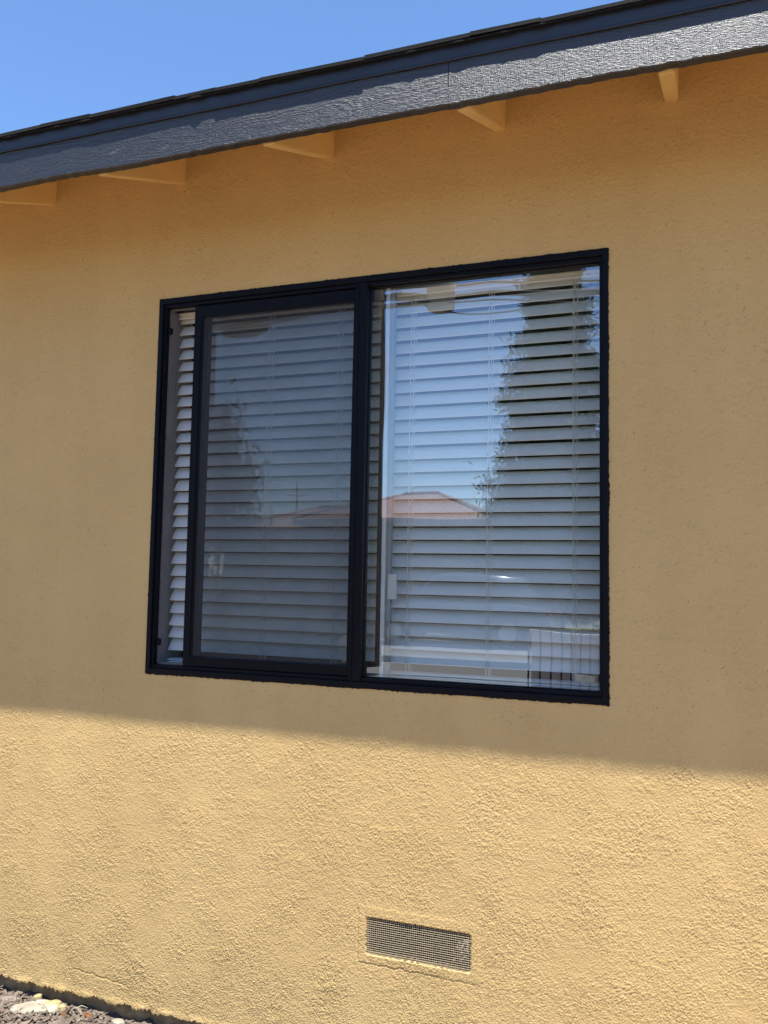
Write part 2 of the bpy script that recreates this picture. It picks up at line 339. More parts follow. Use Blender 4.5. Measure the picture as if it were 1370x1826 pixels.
# the wall going on to both sides, the other walls and the foundation
MB().poly([(-5, 0, .05), (XA, 0, .05), (XA, 0, ZT), (-5, 0, ZT)]).build('wall', M['stucco'], house)
MB().poly([(XB, 0, .05), (6, 0, .05), (6, 0, ZT), (XB, 0, ZT)]).build('wall', M['stucco'], house)
w = MB(); w.box(-5, -4.8, .004, 8, -.1, 3.15); w.box(5.8, 6, .004, 8, -.1, 3.15); w.box(-4.8, 5.8, 7.8, 8, -.1, 3.15); w.build('wall', M['stucco'], house)
MB().box(-5, 6, .03, .10, -.12, .30).build('foundation', mat('dirty_foundation_plaster', (.33, .21, .10), .95, var=.45, vscale=25, bump=.8, bscale=60, bdist=.006), house)
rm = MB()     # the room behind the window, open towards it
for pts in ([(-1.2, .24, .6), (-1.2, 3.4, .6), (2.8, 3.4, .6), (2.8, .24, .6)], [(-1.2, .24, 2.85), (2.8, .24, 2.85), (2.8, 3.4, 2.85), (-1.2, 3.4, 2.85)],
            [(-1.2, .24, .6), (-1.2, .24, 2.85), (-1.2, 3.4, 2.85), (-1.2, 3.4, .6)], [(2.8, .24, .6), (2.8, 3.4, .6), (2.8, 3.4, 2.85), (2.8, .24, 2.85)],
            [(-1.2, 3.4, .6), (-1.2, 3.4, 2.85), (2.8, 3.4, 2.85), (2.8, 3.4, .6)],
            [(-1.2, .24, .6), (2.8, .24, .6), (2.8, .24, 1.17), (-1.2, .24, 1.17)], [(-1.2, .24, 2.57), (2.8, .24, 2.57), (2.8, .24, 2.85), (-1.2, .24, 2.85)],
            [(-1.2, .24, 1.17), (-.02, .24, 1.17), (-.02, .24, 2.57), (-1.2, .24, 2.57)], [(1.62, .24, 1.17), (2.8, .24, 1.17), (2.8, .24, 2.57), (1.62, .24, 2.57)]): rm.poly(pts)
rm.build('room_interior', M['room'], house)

# eaves: rafters, fascia boards, drip edge, roof with its first shingle courses
SL = .387
for xr, dz in ((-1.70, 0), (-1.103, .003), (-.506, .004), (.090, 0), (.687, 0), (1.283, -.002), (1.803, -.003), (2.42, 0)):
    x0, x1 = xr - .040, xr; zb = 2.978 + dz; b = MB()
    def zz(y): return zb + SL * y
    b.hexa([(x0, -.424, zz(-.424)), (x1, -.424, zz(-.424)), (x1, .02, zz(.02)), (x0, .02, zz(.02)),
            (x0, -.424, zz(-.424) + .155), (x1, -.424, zz(-.424) + .155), (x1, .02, zz(.02) + .155), (x0, .02, zz(.02) + .155)])
    bmesh.ops.bevel(b.bm, geom=b.bm.edges[:], offset=.003, segments=2, affect='EDGES'); b.build('rafter', M['trim_tan'], house)

def fascia(x0, x1, m, seed):
    n = int((x1 - x0) / .012) + 2; x = np.linspace(x0, x1, n)
    prof = [(-.4235, 2.822), (-.4235, 2.995), (-.4535, 2.995), (-.4550, 2.990), (-.4550, 2.8215), (-.4520, 2.8185), (-.428, 2.8185)]
    j1 = noise1(n, .012, .06, seed) * .0005; j2 = noise1(n, .012, .9, seed + 1) * .0012
    V = []
    for i in range(n):
        for k, (y, z) in enumerate(prof): V.append((x[i], y + (j1[i] * .12 if k in (4, 5) else 0), z + (j1[i] * 1.5 + j2[i] if k in (0, 4, 5, 6) else 0)))
    K = len(prof); Q = [(i * K + k, i * K + (k + 1) % K, (i + 1) * K + (k + 1) % K, (i + 1) * K + k) for i in range(n - 1) for k in range(K)]
    me = np_mesh('fascia_board', V, np.array(Q), smooth=False); bm = bmesh.new(); bm.from_mesh(me)
    bm.verts.ensure_lookup_table(); bm.faces.new([bm.verts[k] for k in range(K)]); bm.faces.new([bm.verts[(n - 1) * K + k] for k in range(K)])
    bmesh.ops.recalc_face_normals(bm, faces=bm.faces[:]); bm.to_mesh(me); bm.free(); return link('fascia_board', me, m, house)
tag(fascia(-5.3, 1.2262, M['fascia_a'], 60), 'knotty dark painted fascia board'); tag(fascia(1.2277, 6.3, M['fascia_b'], 64), 'rough sawn dark painted fascia board')

n = 220; x = np.linspace(-5.3, 6.3, n); wv = noise1(n, x[1] - x[0], 1.2, 70) * .0010
prof = [(-.440, 2.9965), (-.4590, 2.9905), (-.4600, 2.986), (-.4592, 2.946), (-.4612, 2.9385), (-.4602, 2.9365), (-.4565, 2.9375), (-.4565, 2.99)]
V = [(x[i], y + wv[i] * .6, z + wv[i]) for i in range(n) for y, z in prof]; K = len(prof)
link('drip_edge', np_mesh('drip_edge', V, np.array([(i * K + k, i * K + (k + 1) % K, (i + 1) * K + (k + 1) % K, (i + 1) * K + k) for i in range(n - 1) for k in range(K)]), False), M['drip'], house)

rb = MB()
def rz(y, off): return 2.982 + SL * (y + .475) + off
yr = 4.0
rb.hexa([(-5.3, -.45, rz(-.45, -.012)), (6.3, -.45, rz(-.45, -.012)), (6.3, yr, rz(yr, -.012)), (-5.3, yr, rz(yr, -.012)), (-5.3, -.45, rz(-.45, .003)), (6.3, -.45, rz(-.45, .003)), (6.3, yr, rz(yr, .003)), (-5.3, yr, rz(yr, .003))])
zb = rz(yr, 0) - SL * 4.45
rb.hexa([(-5.3, yr + .001, rz(yr, -.012)), (6.3, yr + .001, rz(yr, -.012)), (6.3, 8.45, zb), (-5.3, 8.45, zb), (-5.3, yr + .001, rz(yr, .003)), (6.3, yr + .001, rz(yr, .003)), (6.3, 8.45, zb + .015), (-5.3, 8.45, zb + .015)])
roof = rb.build('roof', M['sheath'], house)
so = MB()
for i in range(3):
    ya, yb = -.4215 + i * .148, -.4215 + (i + 1) * .148 - .003
    so.hexa([(-5.2, ya, rz(ya, -.028)), (6.2, ya, rz(ya, -.028)), (6.2, yb, rz(yb, -.028)), (-5.2, yb, rz(yb, -.028)), (-5.2, ya, rz(ya, -.0125)), (6.2, ya, rz(ya, -.0125)), (6.2, yb, rz(yb, -.0125)), (-5.2, yb, rz(yb, -.0125))])
so.build('soffit', M['trim_tan'], house)
for course in range(3):
    xx = -2.6 - course * .11
    while xx < 3.4:
        wd = random.choice((.16, .22, .30, .33)) + random.uniform(-.03, .03); y0 = -.475 + course * .135 + random.uniform(-.002, .002)
        o0 = .0045 + course * .0045 + random.choice((0, .0, .0015, .003)); th = .0060 + random.choice((0, .001, .0025)); y1 = y0 + .27; g = .0005
        a = random.uniform(-.0018, .0018); o1 = .0045
        b = MB(); b.hexa([(xx + g, y0, rz(y0, o0 - .005 + a)), (xx + wd - g, y0 + random.uniform(-.002, .002), rz(y0, o0 - .005 - a)), (xx + wd - g, y1, rz(y1, o1)), (xx + g, y1, rz(y1, o1)),
                          (xx + g, y0 + .001, rz(y0, o0 + th + a)), (xx + wd - g, y0 + .001, rz(y0, o0 + th - a)), (xx + wd - g, y1, rz(y1, o1 + th)), (xx + g, y1, rz(y1, o1 + th))])
        b.build('shingle', M['shingle'], roof); xx += wd
n = 900; x = np.linspace(-5.3, 6.3, n); e = noise1(n, x[1] - x[0], .12, 75) * .0016     # starter course under the tabs
V = []
for i in range(n):
    y0 = -.4715 + e[i]; V += [(x[i], y0, rz(y0, -.007)), (x[i], y0, rz(y0, -.0012)), (x[i], -.30, rz(-.30, .0036)), (x[i], -.30, rz(-.30, -.003))]
st = link('starter_course', np_mesh('starter_course', V, np.array([(i * 4 + k, i * 4 + (k + 1) % 4, (i + 1) * 4 + (k + 1) % 4, (i + 1) * 4 + k) for i in range(n - 1) for k in range(4)]), False), M['shingle'], roof)

# foundation vent: metal frame > wire mesh
def rounded(x0, x1, z0, z1, r, seg=5):
    out = []
    for cx_, cz_, a0 in ((x1 - r, z1 - r, 0), (x0 + r, z1 - r, 90), (x0 + r, z0 + r, 180), (x1 - r, z0 + r, 270)):
        for k in range(seg + 1): a = R(a0 + 90 * k / seg); out.append((cx_ + r * math.cos(a), cz_ + r * math.sin(a)))
    return out
def densify(P, n):
    P = np.array(P + [P[0]]); d = np.r_[0, np.cumsum(np.hypot(*np.diff(P, axis=0).T))]; s = np.linspace(0, d[-1], n, endpoint=False); return np.stack([np.interp(s, d, P[:, 0]), np.interp(s, d, P[:, 1])], -1)
n = 240; inner = densify(rounded(VX0 + .004, VX1 - .004, VZ0 + .003, VZ1 - .003, .012), n); outer = densify(rounded(VX0 - .012, VX1 + .012, VZ0 - .012, VZ1 + .012, .02), n)
jn = noise1(n, .0038, .02, 80) * .0012; cen = np.array([(VX0 + VX1) / 2, (VZ0 + VZ1) / 2])
V = []
for i in range(n):
    dr = (cen - inner[i]); dr = dr / np.linalg.norm(dr) * jn[i] * 1.6
    V += [(outer[i][0], .002, outer[i][1]), ((outer[i][0] * .5 + inner[i][0] * .5), -.0010 + jn[i] * .6, (outer[i][1] + inner[i][1]) * .5), (inner[i][0] + dr[0], -.0004 + jn[i] * .5, inner[i][1] + dr[1]), (inner[i][0] + dr[0], .030, inner[i][1] + dr[1])]
vent = link('foundation_vent', np_mesh('foundation_vent', V, np.array([(i * 4 + k, i * 4 + k + 1, ((i + 1) % n) * 4 + k + 1, ((i + 1) % n) * 4 + k) for i in range(n) for k in range(3)]), True), M['stucco'], house)
wm = MB(); pit = .00655; rw = .00072
k = 0; xw = VX0 - .002
while xw < VX1 + .002:
    wm.tube([(xw + random.uniform(-.0003, .0003), .0025, VZ0 - .004), (xw, .003, .43), (xw + random.uniform(-.0003, .0003), .0025, VZ1 + .004)], rw, 5, False); xw += pit
zw = VZ0 - .001
while zw < VZ1 + .002:
    wm.tube([(VX0 - .004, .0010, zw), (1.03, .0015, zw + random.uniform(-.0004, .0004)), (VX1 + .004, .0010, zw)], rw, 5, False); zw += pit
wmo = wm.build('wire_mesh', M['wire'], vent)
pb = MB()      # paint clots left in the mesh
for _ in range(34):
    px, pz = VX1 - .012 - abs(random.gauss(0, .02)), random.uniform(VZ0 + .03, VZ1 - .02); s = random.uniform(.0022, .0045); a = bmesh.ops.create_icosphere(pb.bm, subdivisions=1, radius=s)
    for v in a['verts']: v.co = Vector((v.co.x * 1.2 + px, v.co.y * .5 + .004, v.co.z + pz))
pb.build('paint_clot', M['wire'], vent)
cb = MB()
for pts in ([(.80, .10, .33), (1.25, .10, .33), (1.25, .6, .33), (.80, .6, .33)], [(.80, .10, .53), (1.25, .10, .53), (1.25, .6, .53), (.80, .6, .53)], [(.80, .6, .33), (1.25, .6, .33), (1.25, .6, .53), (.80, .6, .53)],
            [(.80, .02, .33), (.80, .6, .33), (.80, .6, .53), (.80, .02, .53)], [(1.25, .02, .33), (1.25, .6, .33), (1.25, .6, .53), (1.25, .02, .53)], [(.80, .02, .53), (1.25, .02, .53), (1.25, .101, .53), (.80, .101, .53)]): cb.poly(pts)
cb.build('crawl_space', M['dark'], vent)

# ------------------------------------------------------------------ the window: frame > mullion, panes, sash, screen ...
Z0, Z1 = 1.19, 2.549
def ring(b, x0, x1, z0, z1, w, y0, y1, bev=.0015, wz=None):
    wz = wz or w
    b.box(x0, x0 + w, y0, y1, z0, z1, bev); b.box(x1 - w, x1, y0, y1, z0, z1, bev)
    b.box(x0 + w - .0005, x1 - w + .0005, y0 + .0004, y1 - .0004, z0 + .0002, z0 + wz, bev); b.box(x0 + w - .0005, x1 - w + .0005, y0 + .0004, y1 - .0004, z1 - wz, z1 - .0002, bev)
fb = MB(); ring(fb, 0, 1.6, Z0, Z1, .018, -.0055, .078, .0025, .021); ring(fb, .0175, 1.5825, Z0 + .0205, Z1 - .0205, .009, .004, .076, .0015, .0125)
window = fb.build('window', M['frame'], house); window['label'] = 'black framed sliding window set in the stucco wall'
mb = MB(); mb.box(.783, .8215, -.002, .036, Z0 + .022, Z1 - .022, .002); mb.box(.7835, .7925, -.0045, .002, Z0 + .03, Z1 - .03, .001); mb.build('mullion', M['frame'], window)
gb = MB(); ring(gb, .8218, 1.5732, Z0 + .0334, Z1 - .0334, .0022, .022, .042, .0004); gb.build('glazing_bead', M['frame'], window)
def pane(name, x0, x1, z0, z1, y, th, m):
    return MB().box(x0, x1, y, y + th, z0, z1).build(name, m, window)
tag(pane('window_pane', .8245, 1.5705, Z0 + .036, Z1 - .036, .030, .003, M['glass_fixed']), 'fixed right pane mirroring sky, conifer and street')
tag(pane('window_pane', .180, .860, Z0 + .062, Z1 - .062, .0585, .003, M['glass_sash']), 'sliding left pane behind the insect mesh')
sb = MB(); sb.box(.150, .181, .048, .070, Z0 + .034, Z1 - .034, .002); sb.box(.181, .853, .049, .069, Z1 - .068, Z1 - .0345, .002); sb.box(.181, .853, .049, .069, Z0 + .0345, Z0 + .068, .002); sb.box(.853, .8700, .047, .069, Z0 + .034, Z1 - .034, .002)
sb.build('sash_frame', M['frame'], window)
tag(MB().box(.8703, .8835, .0455, .072, Z0 + .034, Z1 - .034, .0015).build('sash_stile', M['pale_alu'], window), 'pale aluminium edge of the sliding sash')
MB().box(.8838, .899, .056, .074, Z0 + .034, Z1 - .034, .0015).build('sash_stile', mat('dull_grey_aluminium', (.27, .28, .29), .5, .2, var=.1), window)
MB().box(.893, .923, .050, .0555, 1.476, 1.559, .0018).box(.895, .905, .0555, .060, 1.485, 1.55).build('latch', M['latch'], window)
sf = MB(); sf.box(.144, .172, .010, .024, Z0 + .0345, Z1 - .036, .002); sf.box(.144, .7825, .0105, .0235, Z1 - .080, Z1 - .0362, .002); sf.box(.144, .7825, .0105, .0235, Z0 + .0347, Z0 + .068, .002); sf.box(.768, .7825, .0102, .0238, Z0 + .0346, Z1 - .0361, .002)
sf.box(.172, .179, .013, .022, Z0 + .06, Z1 - .075, .001)
sfo = sf.build('screen_frame', M['frame'], window)
MB().poly([(.170, .0172, Z0 + .06), (.775, .0172, Z0 + .06), (.775, .0172, Z1 - .075), (.170, .0172, Z1 - .075)]).build('insect_screen', M['screen'], window)
tk = MB()      # bare track lips seen along the left opening
tk.box(.0275, .7828, .0265, .0285, Z1 - .040, Z1 - .0336); tk.box(.0275, .7828, .0265, .0285, Z0 + .0337, Z0 + .041); tk.box(.0270, .0305, .026, .029, Z0 + .041, Z1 - .040)
tk.build('track', mat('worn_track_metal', (.16, .14, .13), .5, .3, var=.3, vscale=40), window)
for zc in (2.432, 1.302):
    MB().box(.0268, .0445, .012, .0255, zc - .012, zc + .012, .004).build('clip', M['frame'], window)
jb = MB(); X0, X1, Zb, Zt = -.016, 1.616, 1.176, 2.566
for pts in ([(X0, .0785, Zb), (X0, .242, Zb), (X0, .242, Zt), (X0, .0785, Zt)], [(X1, .0785, Zb), (X1, .242, Zb), (X1, .242, Zt), (X1, .0785, Zt)], [(X0, .0785, Zt), (X0, .242, Zt), (X1, .242, Zt), (X1, .0785, Zt)],
            [(X0, .0785, Zb), (X0, .242, Zb), (X1, .242, Zb), (X1, .0785, Zb)]): jb.poly(pts)
jb.box(X0 - .02, .004, .0782, .090, Zb - .02, Zt + .02); jb.box(1.596, X1 + .02, .0782, .090, Zb - .02, Zt + .02); jb.box(.0041, 1.5959, .0783, .0898, Zt - .020, Zt + .02); jb.box(.0041, 1.5959, .0783, .0898, Zb - .02, Z0 + .010)
MB().box(.0272, .0300, .031, .0781, Z0 + .034, Z1 - .034).build('jamb_liner', mat('grey_liner_metal', (.15, .145, .15), .55, var=.15), window); jb.build('jamb', M['white_trim'], window)
st = MB(); st.poly([(1.503, .0292, 1.2495), (1.557, .0292, 1.246), (1.5585, .0292, 1.2690), (1.497, .0292, 1.2725)]).build('sticker', M['sticker'], window)

# ------------------------------------------------------------------ the blind
blind = thing('window_blind', 'white horizontal slat blind hanging inside the sliding window', 'blind', (0, 0, 0))
BX0, BX1 = .011, 1.588; PITCH = .0453; TILT = R(54); SW = .0505
def slat_mesh():
    n = 7; V = []; T = .0026
    for x_ in (BX0, BX1):
        for s in (1, -1):
            for k in range(n):
                u = (k / (n - 1) - .5) * SW; c = .0022 * (1 - (2 * u / SW) ** 2); yy = u; zz_ = c + s * T / 2
                V.append((x_, yy, zz_))
    def idx(e, s, k): return e * 2 * n + (0 if s > 0 else n) + k
    Q = []
    for k in range(n - 1):
        Q += [(idx(0, 1, k), idx(1, 1, k), idx(1, 1, k + 1), idx(0, 1, k + 1)), (idx(0, -1, k + 1), idx(1, -1, k + 1), idx(1, -1, k), idx(0, -1, k)),
              (idx(0, 1, k), idx(0, 1, k + 1), idx(0, -1, k + 1), idx(0, -1, k)), (idx(1, 1, k + 1), idx(1, 1, k), idx(1, -1, k), idx(1, -1, k + 1))]
    Q += [(idx(0, -1, 0), idx(1, -1, 0), idx(1, 1, 0), idx(0, 1, 0)), (idx(0, 1, n - 1), idx(1, 1, n - 1), idx(1, -1, n - 1), idx(0, -1, n - 1))]
    return np_mesh('slat', V, np.array(Q), smooth=False)
sm = slat_mesh(); sm.materials.append(M['slat'])
CY = .128
low = 1.266
for k in range(28):
    o = link('slat', sm, None, blind); zc = low + k * PITCH + SW / 2 * math.sin(TILT)
    o.location = (0, CY + random.uniform(-.0012, .0012), zc + random.uniform(-.0008, .0008)); o.rotation_euler = (TILT + R(random.uniform(-2.3, 2.3)), R(random.uniform(-.03, .03)), R(random.uniform(-.05, .05)))
for k in range(4):
    o = link('slat', sm, None, blind); o.location = (0, CY + random.uniform(-.002, .002), 1.2145 + k * .0062); o.rotation_euler = (R(4 + random.uniform(-2, 2)), R(random.uniform(-.08, .08)), 0)
MB().box(BX0, BX1, CY - .026, CY + .026, 1.190, 1.208, .004).build('bottom_rail', M['slat'], blind)
hb = MB(); hb.box(BX0 - .012, BX1 + .012, CY - .022, CY + .035, 2.513, 2.562, .002); hb.build('headrail', M['slat'], blind)
n = 9; V = []
for x_ in (BX0 - .018, BX1 + .018):      # moulded valance in front of the head rail
    for y, z in ((.101, 2.564), (.099, 2.558), (.094, 2.552), (.094, 2.520), (.097, 2.512), (.097, 2.506), (.101, 2.502), (.105, 2.502), (.105, 2.564)): V.append((x_, y, z))
me = np_mesh('valance', V, np.array([(k, (k + 1) % n, n + (k + 1) % n, n + k) for k in range(n)]), False); link('valance', me, M['slat'], blind)
for xc in (.118, .396, .671, .939, 1.209, 1.481):
    cd = MB(); yf = CY - SW / 2 * math.cos(TILT) - .0022; yb_ = CY + SW / 2 * math.cos(TILT) + .0022
    zs = [1.208 + (2.515 - 1.208) * i / 14 for i in range(15)]
    cd.tube([(xc + random.uniform(-.0006, .0006), yf, z) for z in zs], .0015, 5); cd.tube([(xc + random.uniform(-.0006, .0006), yb_, z) for z in zs], .0015, 5)
    cd.tube([(xc + .012 + random.uniform(-.0008, .0008), CY, z) for z in zs], .0009, 5)
    cd.build('ladder_cord', M['cord'], blind)
    # lift cord looping slack in front of the slats
    lc = MB(); pts = []
    for i in range(60):
        z = 1.225 + i * (2.50 - 1.225) / 59; pts.append((xc + .010 + .0035 * math.sin(i * 2.1 + xc * 40), yf - .0015 - .001 * math.sin(i * 1.3), z))
    lc.tube(pts, .0009, 4); lc.build('lift_cord', M['cord'], blind)

# ------------------------------------------------------------------ bed: mulch, stones, straws
bark = soil_material('bark_mulch', (.075, .055, .042), (.27, .21, .16), 45, .8)
NCH = 5200; g = np.random.default_rng(77)
CX = np.where(np.arange(NCH) < 4200, g.uniform(-1.1, .45, NCH), g.uniform(-1.55, 1.4, NCH)); CYm = np.where(np.arange(NCH) < 4200, -np.abs(g.triangular(-.01, .06, .55, NCH)), g.uniform(-1, 0, NCH)) - .003
ln = g.uniform(.007, .038, NCH); wd = ln * g.uniform(.25, .7, NCH); th = g.uniform(.0015, .006, NCH); tp = g.uniform(.4, 1.0, NCH)
cube = np.array([(x_, y_, z_) for x_ in (-.5, .5) for y_ in (-.5, .5) for z_ in (-.5, .5)])
S = np.where(cube[None, :, 0] > 0, tp[:, None], 1); P = np.stack([cube[None, :, 0] * ln[:, None], cube[None, :, 1] * wd[:, None] * S, cube[None, :, 2] * th[:, None] * S], -1) + g.normal(0, .0006, (NCH, 8, 3))
for ax_, an in ((1, g.normal(0, .35, NCH)), (0, g.normal(0, .4, NCH)), (2, g.uniform(0, 6.28, NCH))):
    i_, j_ = [(1, 2), (2, 0), (0, 1)][ax_]; c_, s_ = np.cos(an)[:, None], np.sin(an)[:, None]; A, B = P[..., i_].copy(), P[..., j_].copy(); P[..., i_] = A * c_ - B * s_; P[..., j_] = A * s_ + B * c_
P += np.stack([CX, CYm, g.uniform(.002, .012, NCH)], -1)[:, None, :]
CQ = np.array([(0, 1, 3, 2), (4, 6, 7, 5), (0, 4, 5, 1), (2, 3, 7, 6), (0, 2, 6, 4), (1, 5, 7, 3)])
me = np_mesh('bark_mulch', P.reshape(-1, 3), (np.arange(NCH)[:, None, None] * 8 + CQ[None]).reshape(-1, 4), False)
tag(link('bark_mulch', me, bark), 'brown bark mulch and dead leaf litter covering the bed', 'mulch', kind='stuff')

def stone(name, loc, sx, sy, sz, m, label, seed, rot=0., lump=.22):
    bm = bmesh.new(); bmesh.ops.create_icosphere(bm, subdivisions=4, radius=1.0); g = random.Random(seed); ph = [[g.uniform(0, 6.28) for _ in range(3)] for _ in range(6)]
    for v in bm.verts:
        d = v.co.normalized(); s = 1
        for k, p_ in enumerate(ph):
            f = 1.6 + k * 1.1; s += lump / (k + 1.2) * math.sin(f * d.x + p_[0]) * math.sin(f * d.y + p_[1]) * math.cos(f * d.z + p_[2])
        z = d.z * s; z = z if z < .45 else .45 + (z - .45) * .3
        v.co = Vector((d.x * s * sx, d.y * s * sy, z * sz * 1.7))
    for f in bm.faces: f.smooth = True
    me = bpy.data.meshes.new(name); bm.to_mesh(me); bm.free(); o = link(name, me, m); o.location = loc; o.rotation_euler = (0, 0, rot)
    return tag(o, label, 'stone', 'stones in the planting bed')
pale = mat('paint_spattered_stone', (.28, .25, .19), .9, var=.28, vscale=26, bump=.7, bscale=70, bdist=.004)
pale2 = mat('yellow_paint_chip', (.33, .26, .12), .85, var=.2, vscale=30, bump=.5, bscale=90, bdist=.003)
dull = mat('dull_brown_stone', (.19, .15, .125), .9, var=.25, vscale=30, bump=.7, bscale=80, bdist=.004)
stone('stone', (-.355, -.064, .006), .086, .042, .014, pale, 'large flat pale stone spattered with paint beside the wall base', 1, .42)
stone('stone', (-.318, -.026, .010), .030, .016, .012, pale2, 'small yellow painted fragment leaning on the large pale stone', 2, .5)
stone('stone', (-.275, -.034, .008), .018, .014, .012, pale2, 'yellow painted chip right of the large pale stone', 3, .2)
stone('stone', (-.495, -.050, .004), .040, .020, .012, dull, 'dull pinkish brown stone at the left edge of the bed', 4, .3)
stone('stone', (-.405, -.008, .008), .016, .012, .012, pale2, 'small yellow chip close under the stucco lip', 5, .9)
stone('stone', (-.035, -.032, .006), .026, .016, .010, pale, 'pale stone half buried by the wall near the bottom edge', 6, .1)
for i, (a, b_, c, lab) in enumerate((((-.33, -.06, .028), (-.30, -.075, .034), (-.262, -.10, .020), 'dry straw lying across the large pale stone'),
                                    ((-.30, -.012, .016), (-.285, -.03, .030), (-.272, -.055, .022), 'short bent straw right of the yellow chip'),
                                    ((-.22, -.03, .018), (-.20, -.018, .026), (-.178, -.012, .020), 'thin straw sticking up from the mulch by the wall'))):
    tag(MB().tube([a, b_, c], [.0012, .0011, .0006], 6).build('straw', mat('dry_straw', (.55, .47, .33), .8, var=.2, vscale=80)), lab, 'straw', 'straws in the mulch')
lf = mat('dead_leaf', (.30, .12, .035), .8, var=.3, vscale=60, bump=.4)
for i, (x_, y_, lab) in enumerate(((-.150, -.045, 'curled orange dead leaf on the mulch by the wall'), (-.235, -.075, 'dead brown leaf below the yellow chip'))):
    n = 8; V = [(0, 0, 0)] + [(.016 * math.cos(t_) * (1 - .25 * math.sin(2 * t_)), .009 * math.sin(t_), .004 * math.cos(2 * t_)) for t_ in np.linspace(0, 2 * math.pi, n, endpoint=False)]
    b = MB(); vv = [b.bm.verts.new(v) for v in V]
    for k in range(n): b.bm.faces.new((vv[0], vv[1 + k], vv[1 + (k + 1) % n]))
    bmesh.ops.solidify(b.bm, geom=b.bm.faces[:], thickness=.0006); o = b.build('leaf', lf); o.location = (x_, y_, .018); o.rotation_euler = (.3, .3, i * 1.3 + .4); tag(o, lab, 'leaf', 'dead leaves in the bed')

# ------------------------------------------------------------------ across the yard and street: what the panes mirror
leaf_dark = mat('conifer_needles', (.05, .085, .032), .7, var=.35, vscale=3)
leaf_mid = mat('shrub_leaves', (.075, .115, .035), .6, var=.4, vscale=4)
leaf_fl = mat('broad_leaves', (.055, .085, .030), .6, var=.35, vscale=3)
petal = mat('pink_petals', (.50, .10, .22), .7, var=.3, vscale=6)
bark_m = mat('tree_bark', (.11, .085, .06), .9, var=.4, vscale=12, bump=.8, bscale=20, bdist=.02, stretch=(1, 1, .2))

def leaf_cloud(name, centers, size, m, parent, seed, elong=1.6, droop=0.0):
    g = np.random.default_rng(seed); n = len(centers); s = size * g.uniform(.6, 1.4, n)[:, None]
    d = g.standard_normal((n, 3)); d[:, 2] -= droop; d /= np.linalg.norm(d, axis=1)[:, None]; e = np.cross(d, g.standard_normal((n, 3))); e /= np.linalg.norm(e, axis=1)[:, None]
    c = np.asarray(centers); a = d * s * elong; b = e * s * .5
    V = np.stack([c - a, c + b, c + a, c - b], 1).reshape(-1, 3); Q = np.arange(4 * n).reshape(n, 4)
    return link(name, np_mesh(name, V, Q, False), m, parent)

def conifer(loc, h, rad, label, seed, n=120000):
    g = np.random.default_rng(seed); t = thing('conifer_tree', label, 'tree', loc)
    MB().tube([(0, 0, -.1), (.05, 0, h * .4), (0, .05, h * .97)], [.2, .13, .02], 10).build('trunk', bark_m, t)
    P = []; limbs = MB()
    for i in range(220):
        u = (i + .5) / 220; z = h * (.045 + .935 * u); L_ = rad * (1 - u) ** .62 * g.uniform(.45, 1.2) + .12; a = i * 2.399 + g.uniform(-.4, .4)
        tip = np.array([math.cos(a) * L_, math.sin(a) * L_, z + L_ * .18]); k = int(n / 220 * (.35 + 1.25 * (1 - u)))
        limbs.tube([(0, 0, z - .1), tuple(tip * np.array([.5, .5, 1]) + np.array([0, 0, -.02])), tuple(tip)], [.03, .02, .006], 5)
        s = g.uniform(.15, 1.05, k)[:, None]; base = np.array([0, 0, z]) * (1 - s) + tip * s
        P.append(base + g.standard_normal((k, 3)) * np.array([.13, .13, .17]) * (.5 + .6 * L_ / rad))
    limbs.build('branch', bark_m, t); leaf_cloud('crown', np.vstack(P), .044, leaf_dark, t, seed + 1, 2.0, .5); return t
conifer((-1.80, -20.2, 0), 11.6, 2.05, 'tall dark conifer across the street, mirrored in the right pane', 101)

def bush(name, loc, r, h, n, label, seed, m, size=.05, cat='shrub', group=None, flowers=0, base=.0, trunk=True):
    g = np.random.default_rng(seed); t = thing(name, label, cat, loc, group); P = []; st_ = MB()
    for i in range(26):
        d = g.standard_normal(3); d /= np.linalg.norm(d); rr = g.uniform(.35, .95); c = np.array([d[0] * r * rr, d[1] * r * rr, base + (h - base) * (.5 + .46 * d[2] * rr)])
        P.append(c + g.standard_normal((n // 26, 3)) * r * .17)
        st_.tube([(0, 0, 0), (c[0] * .3, c[1] * .3, max(base, c[2] * .5)), tuple(c)], [.05 if base > .5 else .02, .02, .006], 5)
    P = np.vstack(P); P[:, 2] = np.maximum(P[:, 2], .03)
    st_.build('trunk' if base > .5 else 'stem', bark_m, t); leaf_cloud('crown' if base > .5 else 'foliage', P, size, m, t, seed + 1)
    if flowers:
        top = P[(P[:, 2] > base + (h - base) * .45)]; c = top[g.integers(0, len(top), flowers // 40)]; c = c + np.array([c[:, 0] * .08, c[:, 1] * .08, np.full(len(c), .06)]).T
        leaf_cloud('blossom', np.repeat(c, 40, 0) + g.standard_normal((len(c) * 40, 3)) * .055, .022, petal, t, seed + 2, 1.0)
    return t
bush('flowering_tree', (-6.05, -9.1, 0), 1.15, 4.55, 9000, 'pink flowering tree in the front yard, mirrored at the left pane edge', 111, leaf_fl, .06, 'tree', None, 1600, 1.3)
for i, (x_, y_, r_, h_, lab) in enumerate(((-4.9, -8.3, .75, 1.75, 'tallest green shrub next to the flowering tree'), (-5.75, -8.55, .75, 1.9, 'broad green shrub under the flowering tree'), (-3.9, -8.0, .65, 1.35, 'middle green shrub of the front yard row'), (-3.35, -8.2, .62, 1.25, 'green shrub at the pole end of the yard row'))):
    bush('yard_shrub', (x_, y_, 0), r_, h_, 3600, lab, 120 + 3 * i, leaf_mid, .04, 'shrub', 'shrubs along the front yard')

